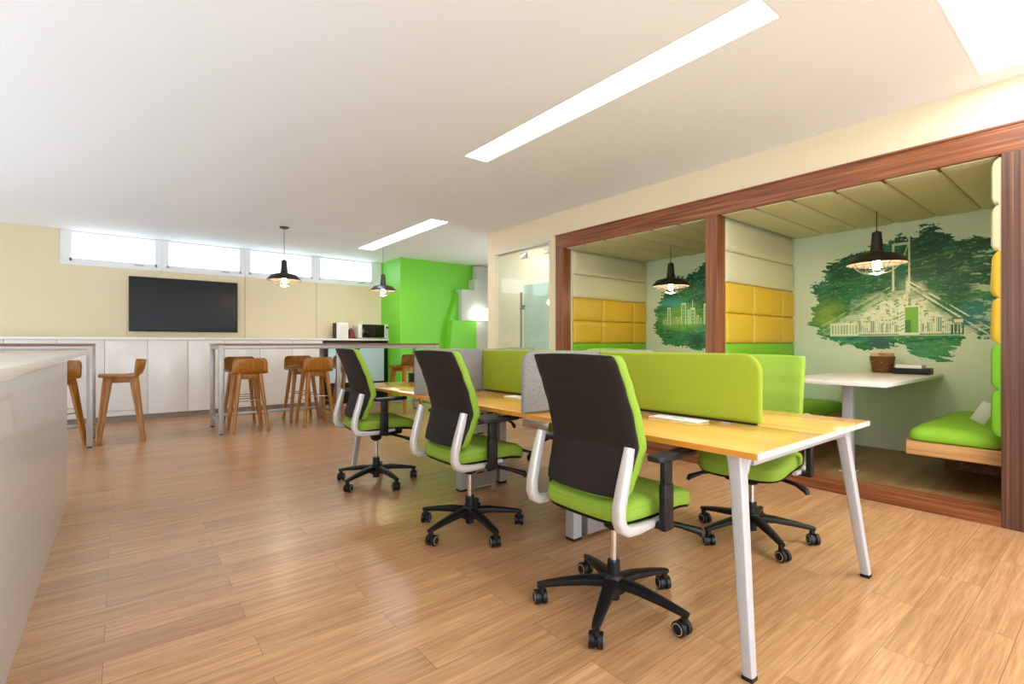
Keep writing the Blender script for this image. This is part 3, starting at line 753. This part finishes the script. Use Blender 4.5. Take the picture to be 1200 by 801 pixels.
# ------------------------------------------------------------------ pendant lamps (origin at rim centre)
def make_pendant(x, y, rim, top, lab, canopy=True):
    r = empty('pendant_lamp', (x, y, rim)); tag(r, lab, 'lamp', 'black industrial pendant lamps')
    H = top-rim
    MB().cyl((0, 0, .30), (0, 0, H), .0035, M['cable'], n=8).build('cord', r)
    if canopy: MB().lathe([(0, H), (.062, H), (.060, H-.014), (.02, H-.028), (0, H-.028)], M['lamp_black'], n=24).build('ceiling_rose', r)
    sh = MB(); sh.lathe([(.225, 0), (.222, .006), (.165, .075), (.10, .092), (.052, .104), (.046, .13), (.038, .22), (.034, .275), (.012, .285), (.0, .30)], M['lamp_black'], n=40)
    sh.bm.faces.ensure_lookup_table()
    big = [f for f in sh.bm.faces if len(f.verts) > 8 and f.calc_center_median().z < .01]
    bmesh.ops.delete(sh.bm, geom=big, context='FACES_ONLY')
    s = sh.build('lamp_shade', r, ang=40)
    inn = MB(); inn.lathe([(.218, .001), (.160, .070), (.098, .086), (.048, .098), (.0, .099)], M['lamp_inner'], n=40)
    big = [f for f in inn.bm.faces if len(f.verts) > 8 and f.calc_center_median().z < .01]
    bmesh.ops.delete(inn.bm, geom=big, context='FACES_ONLY'); inn.build('reflector', s)
    cg = MB()
    for k in range(8):
        a = 2*pi*k/8; c_, s_ = math.cos(a), math.sin(a)
        cg.sweep([(c_*R, s_*R, z) for R, z in ((.19, .03), (.17, -.01), (.13, -.05), (.08, -.075), (.03, -.085))], M['steel'], r=.0028, n=6)
    for R, z in ((.17, -.01), (.105, -.063), (.03, -.085)):
        cg.sweep([(R*math.cos(2*pi*k/28), R*math.sin(2*pi*k/28), z) for k in range(29)], M['steel'], r=.0028, n=6)
    cg.build('wire_cage', r)
    MB().lathe([(0, -.045), (.018, -.042), (.030, -.025), (.034, -.005), (.028, .02), (.016, .045), (.014, .07), (0, .071)], M['bulb'], n=20).build('bulb', r)
    ld = bpy.data.lights.new('bulb_glow', 'POINT'); ld.energy = BULB_W; ld.color = (1, .80, .52); ld.shadow_soft_size = .04
    lo = bpy.data.objects.new('bulb_glow', ld); C.objects.link(lo); lo.parent = r; lo.location = (0, 0, -.06)
    return r
make_pendant(1.76, 7.26, 1.985, CH, 'black dome pendant lamp before the windows, left over the long bar table')
make_pendant(3.46, 7.85, 2.0, CH, 'black dome pendant lamp before the green wall, right of the other one', False)
make_pendant(5.10, 1.36, 1.80, 2.262, 'black dome pendant lamp in the near booth before the large mural', False)
make_pendant(5.16, 3.43, 1.80, 2.262, 'black dome pendant lamp in the far booth before the smaller mural', False)
wl = empty('wall_lamp', (5.68, 8.15, 1.58)); tag(wl, 'glowing white box lamp on the grey stepped ledge beside the green wall', 'lamp')
B((-.14, -.06, 0), (.14, .06, .24), M['lamp_white'], .008).build('lamp_shade', wl)
B((-.10, .055, .02), (.10, .092, .06), M['grey_panel'], .003).build('bracket', wl)

# ------------------------------------------------------------------ booth furniture
def bench(y0, y1, x0, lab):
    r = empty('booth_bench', ((x0+BX)/2, (y0+y1)/2, .098)); tag(r, lab, 'bench', 'green cushioned booth benches')
    a, b = (BX-x0)/2-.004, (y1-y0)/2; zo = .098
    B((-a, -b, .345-zo), (a, b, .44-zo), M['bench_wood'], .003).build('bench_plinth', r)
    cu = MB(); cu.super((0, 0), a+.01, b+.01, [(.441-zo, .03), (.447-zo, .006), (.46-zo, 0), (.485-zo, .002), (.508-zo, .012), (.525-zo, .035), (.535-zo, .08), (.54-zo, .15)], M['bench_green'], e=9, n=72)
    cu.build('seat_cushion', r, ang=60)
    B((-a+.95, -b+.04, 0), (a, b-.04, .345-zo), M['walnut_x']).build('bench_base', r)
bench(.50, .985, 4.33, 'green cushioned booth bench with oak front beside the right walnut post')
bench(1.80, 2.29, 4.45, 'green cushioned booth bench in the near booth, left of the table')
bench(2.44, 2.93, 4.45, 'green cushioned booth bench in the far booth, right side')
bench(3.72, 4.22, 4.45, 'green cushioned booth bench in the far booth, left side')
def booth_table(y0, y1, x0, lab):
    r = empty('booth_table', (x0+.4, (y0+y1)/2, .098)); tag(r, lab, 'table', 'white booth tables'); hy = (y1-y0)/2; zo = .098
    B((-.4, -hy, .812-zo), (BX-x0-.402, hy, .842-zo), M['table_white'], .004).build('tabletop', r)
    t = MB(); t.box((.0, -.035, .0), (.07, .035, .812-zo), M['leg_white'], .004, 3); t.box((-.02, -.055, 0), (.09, .055, .008), M['leg_white'], .002)
    t.box((-.20, -.045, .795-zo), (.30, .045, .812-zo), M['black'], .002)
    t.build('leg', r)
booth_table(1.045, 1.76, 4.12, 'white table in the near booth under the large mural')
booth_table(3.0, 3.66, 4.16, 'white table in the far booth under the smaller mural')
bk = empty('basket', (5.66, 1.465, .842)); tag(bk, 'small brown wicker basket at the wall end of the booth table', 'basket')
bm_ = MB(); bm_.lathe([(0, 0), (.072, 0), (.078, .02), (.098, .15), (.102, .155), (.094, .155), (.076, .02), (0, .012)], M['basket'], n=26)
for k in range(6): bm_.lathe([(.078+.0034*k*1.0, .018+.022*k), (.084+.0034*k, .026+.022*k), (.080+.0034*k, .034+.022*k)], M['basket'], n=26)
bm_.build('basket_body', bk)
pp = MB()
for k in range(6):
    a = k*1.05; c = Vector((.05*math.cos(a), .05*math.sin(a), .135))
    pp.box(c-Vector((.04, .006, .05)), c+Vector((.04, .006, .055)), M['bread'], .004, rot=Matrix.Rotation(a, 3, 'Z') @ Matrix.Rotation(.3, 3, 'X'))
tag(pp.build('paper_packets', None, (5.66, 1.465, .842)), 'bunch of tan paper packets standing in the brown basket', 'paper', kind='stuff')
tr = empty('tray', (5.60, 1.225, .842)); tag(tr, 'low black tray beside the basket on the booth table', 'tray')
t = MB(); t.box((-.09, -.13, 0), (.09, .13, .008), M['black'], .002); t.box((-.09, -.13, .008), (-.082, .13, .055), M['black'], .002); t.box((.082, -.13, .008), (.09, .13, .055), M['black'], .002)
t.box((-.082, -.13, .008), (.082, -.122, .055), M['black'], .002); t.box((-.082, .122, .008), (.082, .13, .055), M['black'], .002); t.build('tray_body', tr)
tag(MB().box((-.07, -.08, 0), (.07, .11, .075), M['white'], .003).build('napkin_stack', None, (5.60, 1.225, .850)), 'stack of white napkins in the black tray', 'napkins')
tag(MB().box((-.004, -.042, 0), (.004, .042, .15), M['table_white'], .002, rot=Matrix.Rotation(.5, 3, 'X'), piv=(0, 0, 0)).build('card', None, (4.74, .675, .566)), 'white card leaning against the padding on the right booth bench', 'card')
mg = MB(); mg.lathe([(0, 0), (.032, 0), (.034, .01), (.036, .085), (.033, .085), (.030, .012), (0, .01)], M['black'], n=20)
mg.sweep([(.034, 0, .07), (.056, 0, .068), (.058, 0, .03), (.034, 0, .022)], M['black'], r=.005, n=8)
tag(mg.build('mug', None, (2.18, 4.28, .7505)), 'small black mug at the far end of the desk', 'mug')

# ------------------------------------------------------------------ murals painted on the booth back wall
def vnoise(Yc, Zc, fy, fz, seed, octv=4):
    rng = np.random.RandomState(seed); tot = np.zeros_like(Yc); amp = 1; sm = 0
    for o in range(octv):
        g = rng.rand(256, 256); a = Yc*fy+17.3*o; b = Zc*fz+9.1*o
        ia, ib = np.floor(a).astype(int), np.floor(b).astype(int); fa, fb = a-ia, b-ib
        fa = fa*fa*(3-2*fa); fb = fb*fb*(3-2*fb)
        q = lambda x, y: g[x % 256, y % 256]
        tot += amp*((q(ia, ib)*(1-fa)+q(ia+1, ib)*fa)*(1-fb)+(q(ia, ib+1)*(1-fa)+q(ia+1, ib+1)*fa)*fb)
        sm += amp; amp *= .55; fy *= 2.1; fz *= 2.1
    return tot/sm
def inside(Yc, Zc, poly):
    r = np.zeros(Yc.shape, bool); n = len(poly)
    for i in range(n):
        (y0, z0), (y1, z1) = poly[i], poly[(i+1) % n]
        cnd = ((z0 > Zc) != (z1 > Zc)) & (Yc < (y1-y0)*(Zc-z0)/((z1-z0) or 1e-9)+y0); r ^= cnd
    return r
def paint_mural(name, poly, y0, y1, z0, z1, draw, seed, lab):
    st = .005; ny, nz = int((y1-y0)/st), int((z1-z0)/st)
    yy = y0+(np.arange(ny)+.5)*st; zz = z0+(np.arange(nz)+.5)*st; Yc, Zc = np.meshgrid(yy, zz, indexing='ij')
    w1 = vnoise(Yc+5, Zc+5, 9, 9, seed)-.5; w2 = vnoise(Yc+8, Zc+2, 9, 14, seed+1)-.5
    br = vnoise((Yc+Zc*.3), (Zc-Yc*.25), 7, 60, seed+2, 3)-.5
    ft = vnoise(Yc+3, Zc+1, 34, 52, seed+4, 3)-.5
    mask = inside(Yc+w1*.12+br*.16+ft*.07, Zc+w2*.12+ft*.08, poly)
    col = draw(Yc, Zc, seed)
    vy = y0+np.arange(ny+1)*st; vz = z0+np.arange(nz+1)*st
    VY, VZ = np.meshgrid(vy, vz, indexing='ij'); nv = VY.size
    idx = np.arange(nv).reshape(ny+1, nz+1); sel = mask
    f = np.stack([idx[:-1, :-1][sel], idx[1:, :-1][sel], idx[1:, 1:][sel], idx[:-1, 1:][sel]], 1)
    used, inv = np.unique(f, return_inverse=True); inv = inv.reshape(f.shape)
    co = np.stack([np.zeros(nv), VY.ravel(), VZ.ravel()], 1)[used]
    me = bpy.data.meshes.new(name); me.vertices.add(len(co)); me.vertices.foreach_set('co', co.ravel())
    me.loops.add(f.size); me.loops.foreach_set('vertex_index', inv.ravel().astype(np.int32))
    me.polygons.add(len(f)); me.polygons.foreach_set('loop_start', (np.arange(len(f))*4).astype(np.int32))
    try: me.polygons.foreach_set('loop_total', np.full(len(f), 4, np.int32))
    except Exception: pass
    me.update(); me.validate()
    at = me.color_attributes.new('paint', 'FLOAT_COLOR', 'CORNER')
    cc = col[sel]; cc = np.repeat(cc, 4, axis=0); cc = np.concatenate([cc, np.ones((len(cc), 1))], 1); at.data.foreach_set('color', cc.ravel())
    m = bpy.data.materials.new(name+'_paint'); m.use_nodes = True; nt = m.node_tree; a = nt.nodes.new('ShaderNodeAttribute'); a.attribute_name = 'paint'
    nt.links.new(a.outputs['Color'], nt.nodes['Principled BSDF'].inputs['Base Color']); nt.nodes['Principled BSDF'].inputs['Roughness'].default_value = .6
    me.materials.append(m); o = bpy.data.objects.new(name, me); C.objects.link(o); o.location = (BX-.002, 0, 0)
    tag(o, lab, 'mural'); return o
def mixc(a, b, t): return a*(1-t[..., None])+b*t[..., None]
CC = lambda c: np.array(lin(c))
def greens(Yc, Zc, seed, zc, ztop):
    big = vnoise(Yc, Zc, 3, 4, seed+6, 4); sp = vnoise(Yc, Zc, 5, 6, seed+9, 5)
    wv = (vnoise(Yc, Zc, 3, 3, seed+8, 2)-.5)*.10
    br = vnoise(Yc+Zc*.1, Zc+wv+(Yc-1.3)*.12, 5, 46, seed+5, 5); fine = vnoise(Yc, Zc+wv, 30, 90, seed+7, 4)
    t = np.clip((Zc-zc)/(ztop-zc), 0, 1)
    c = mixc(CC((44, 132, 74)), CC((10, 74, 44)), np.clip(t*1.3+(big-.5)*1.6, 0, 1))
    c = mixc(c, CC((48, 150, 112)), np.clip((sp-.55)*5, 0, 1)*.55*(1-t*.5))
    c = mixc(c, CC((110, 168, 92)), np.clip((br-.58)*5, 0, 1)*.40)
    c = mixc(c, CC((8, 56, 36)), np.clip((.44-br)*6, 0, 1)*.6)
    c = mixc(c, CC((150, 190, 130)), np.clip((fine-.66)*9, 0, 1)*.5)
    c = mixc(c, CC((10, 60, 40)), np.clip((.36-fine)*8, 0, 1)*.5)
    return c
def big_draw(Yc, Zc, seed):
    c = greens(Yc, Zc, seed, 1.25, 2.0); N = lambda a, b, s, o=4: vnoise(Yc, Zc, a, b, s, o)
    # bottom drips: mid green and teal-grey
    # yellow-green on the left, blue on the right
    ly = np.clip(1-np.hypot((Yc-1.98)/.22, (Zc-1.42)/.22), 0, 1); c = mixc(c, CC((150, 176, 60)), np.clip(ly*1.3*N(9, 40, seed+11)*1.5, 0, 1)*.8)
    lb = np.clip(1-np.hypot((Yc-.82)/.20, (Zc-1.33)/.22), 0, 1); c = mixc(c, CC((50, 126, 140)), np.clip(lb*1.6*N(9, 40, seed+12)*1.5, 0, 1)*.75)
    bl = np.clip(1-np.hypot((Yc-1.52)/.12, (Zc-1.13)/.09), 0, 1); c = mixc(c, CC((50, 84, 84)), np.clip(bl*1.8, 0, 1)*.8)
    pale = CC((212, 220, 188)); pw = CC((220, 227, 200))
    # suspension cables: right and left from the tower
    def seg(p, q, wd, col, k=1.0):
        nonlocal c
        (a, b), (e, f) = p, q; dy, dz = e-a, f-b; l2 = dy*dy+dz*dz
        t = np.clip(((Yc-a)*dy+(Zc-b)*dz)/l2, 0, 1); d = np.hypot(Yc-a-t*dy, Zc-b-t*dz)
        c = mixc(c, col, (d < wd)*np.clip(.25+(N(18, 18, seed+50, 3)-.34)*3.2, 0, 1)*k)
    def rect(ya, yb, za, zb, col, k=1.0):
        nonlocal c
        c = mixc(c, col, ((Yc > min(ya, yb)) & (Yc < max(ya, yb)) & (Zc > za) & (Zc < zb))*1.0*k)
    # glow of pale wash under the cables
    zr = np.where(Yc < 1.30, 1.74-(1.30-Yc)*.95, 1.74-(Yc-1.36)*.62)+(N(7, 9, seed+23)-.5)*.34
    base = 1.20
    wash = np.clip((zr-Zc)*6, 0, 1)*np.clip((Zc-base)*60, 0, 1)*(Yc < 2.02)*(Yc > .80)
    nz = N(26, 26, seed+20, 3); wl = np.clip((nz-.36)*5, 0, 1)
    edge = np.clip(1-np.abs(Yc-1.33)/.50, 0, 1)
    fn = N(34, 60, seed+21, 4); c = mixc(c, pale, wash*np.clip(np.clip((nz+fn-.86)*6, 0, 1)*.6+edge*2.3*np.clip(.62+(fn-.42)*5, 0, 1)+.22, 0, 1))
    for k in range(4):
        seg((1.29, 1.70-.022*k), (.72, 1.20-.03*k+.03), .0055, pale if k % 2 == 0 else CC((30, 96, 70)))
        seg((1.44, 1.66-.03*k), (2.03, 1.30-.03*k), .0055, CC((178, 206, 110)) if k % 2 == 0 else CC((60, 130, 60)), .8)
    # tower
    rect(1.425, 1.405, 1.62, 2.06, pale, .8); rect(1.30, 1.285, 1.60, 2.16, pale, .8); rect(1.30, 1.425, 2.05, 2.075, pale, .8)
    seg((1.33, 1.95), (1.30, 2.06), .006, pale, .8); rect(1.395, 1.32, 1.62, 1.95, CC((20, 104, 66)), .7)
    # streets full of small buildings: random blocks and windows
    rng = np.random.RandomState(seed+30)
    for k in range(520):
        y = rng.uniform(.86, 1.92); z = rng.uniform(1.22, 1.58); lim = (1.62-(1.30-y)*.85) if y < 1.3 else (1.60-(y-1.36)*.55)
        if z > lim-.05: continue
        ww, hh = rng.uniform(.006, .026), rng.uniform(.006, .022)
        dark = CC([(60, 120, 70), (90, 140, 90), (40, 100, 80), (120, 160, 90)][rng.randint(4)])
        if rng.rand() < .5: rect(y, y+ww, z, z+hh, dark, .75)
        else: rect(y, y+ww, z, z+hh*1.3, pw, .85)
    for k in range(16):
        y = .93+k*.062; hgt = rng.uniform(.06, .16)
        rect(y, y+.050, 1.215, 1.215+hgt, pw, .75)
        for j in range(3): rect(y+.008+j*.014, y+.015+j*.014, 1.225, 1.215+hgt-.015, CC((50, 120, 80)), .8)
    # tall green tower in the middle and colonnade on the left
    rect(1.375, 1.215, 1.20, 1.47, pw); rect(1.325, 1.225, 1.22, 1.46, CC((118, 176, 60)))
    rect(1.325, 1.28, 1.22, 1.34, CC((70, 130, 50)))
    for k in range(7): seg((1.365, 1.24+k*.032), (1.335, 1.262+k*.032), .004, CC((70, 130, 70)))
    rect(1.70, 1.95, 1.195, 1.325, pw)
    for k in range(9): rect(1.712+k*.026, 1.725+k*.026, 1.215, 1.305, CC((150, 186, 110)))
    rect(1.69, 1.81, 1.34, 1.40, pale, .8)
    for k in range(4): rect(1.69, 1.81, 1.345+k*.015, 1.350+k*.015, CC((90, 150, 80)), .8)
    rect(.90, .99, 1.30, 1.35, CC((50, 110, 90)), .8); rect(.915, .975, 1.305, 1.335, pale)
    for k in range(4): rect(.91+k*.024, .922+k*.024, 1.20, 1.29, CC((24, 90, 66)))
    rect(.88, 1.95, 1.188, 1.20, pale, .6)
    # bare wall showing through on the right edge
    hole = np.clip((N(12, 44, seed+40)-.56)*14, 0, 1)*np.clip((.92-Yc)*9, 0, 1); c = mixc(c, CC((184, 204, 164)), hole*.85)
    return c
bigpoly = [(2.117, 1.412), (2.1, 1.548), (2.125, 1.687), (2.051, 1.771), (1.978, 1.88), (1.915, 1.979), (1.785, 2.006), (1.653, 2.013), (1.499, 2.082), (1.405, 2.141), (1.32, 2.166), (1.307, 2.092), (1.256, 2.115), (1.187, 2.182), (1.12, 2.217), (1.061, 2.128), (.968, 2.074), (.917, 2.02), (.862, 2.078), (.797, 2.045), (.66, 1.993), (.60, 1.637), (.60, 1.264), (.717, 1.228), (.77, 1.15), (.823, 1.179), (.878, 1.202), (.951, 1.135), (1.008, 1.021), (1.078, .927), (1.169, .963), (1.243, 1.017), (1.294, 1.072), (1.365, 1.136), (1.411, 1.145), (1.458, 1.062), (1.668, 1.077), (1.815, 1.103), (1.915, 1.129), (2.035, 1.165), (2.133, 1.331)]
paint_mural('mural', bigpoly, .545, 2.27, .85, 2.24, big_draw, 3, 'large brushed green mural of a bridge and pale city on the near booth wall')
def small_draw(Yc, Zc, seed):
    c = greens(Yc, Zc, seed, 1.35, 2.1); N = lambda a, b, s, o=4: vnoise(Yc, Zc, a, b, s, o)
    g = np.clip(1-np.hypot((Yc-3.7)/.42, (Zc-1.45)/.22), 0, 1); c = mixc(c, CC((130, 178, 60)), np.clip(g*1.3*N(8, 18, seed+3)*1.6, 0, 1))
    tq = np.clip(1-np.hypot((Yc-3.85)/.3, (Zc-1.66)/.10), 0, 1); c = mixc(c, CC((60, 170, 160)), tq*.8)
    pw = CC((206, 226, 180)); rng = np.random.RandomState(seed+2)
    def rect(ya, yb, za, zb, k=.9, col=pw):
        nonlocal c
        c = mixc(c, col, ((Yc > min(ya, yb)) & (Yc < max(ya, yb)) & (Zc > za) & (Zc < zb))*k)
    for k in range(34):
        y = 2.75+k*.036+rng.uniform(-.01, .01); hgt = rng.uniform(.03, .11); w_ = rng.uniform(.012, .03)
        if y > 3.98: break
        rect(y, y+w_, 1.37, 1.37+hgt, .7); rect(y+.006, y+w_-.006, 1.37, 1.37+hgt-.012, .7, CC((60, 140, 70)))
    for y, w_, h_ in ((3.88, .055, .24), (3.66, .07, .29), (3.59, .03, .20), (3.53, .07, .22), (3.34, .07, .26), (3.1, .08, .22), (2.92, .05, .28)):
        rect(y-w_/2, y+w_/2, 1.36, 1.36+h_, .85); rect(y-w_/2+.012, y+w_/2-.012, 1.36, 1.36+h_-.02, .8, CC((70, 150, 80)))
        for j in range(5): rect(y-w_/2, y+w_/2, 1.39+j*.04, 1.397+j*.04, .8)
    rect(3.525, 3.535, 1.56, 1.68, .8)
    db = np.clip(1-np.hypot((Yc-3.46)/.16, (Zc-1.16)/.12), 0, 1); c = mixc(c, CC((20, 62, 60)), np.clip(db*1.6, 0, 1)*.8)
    return c
smallpoly = [(2.62, 2.2), (3.05, 2.22), (3.251, 2.2), (3.355, 2.158), (3.485, 2.032), (3.632, 1.993), (3.797, 1.999), (3.928, 1.897), (4.023, 1.706), (4.078, 1.557), (4.12, 1.369), (4.092, 1.274), (3.915, 1.12), (3.682, 1.075), (3.413, 1.055), (3.1, 1.03), (2.75, 1.1), (2.6, 1.4), (2.56, 1.8)]
paint_mural('mural', smallpoly, 2.47, 4.2, .95, 2.24, small_draw, 14, 'smaller brushed green mural with pale city skyline on the far booth wall')
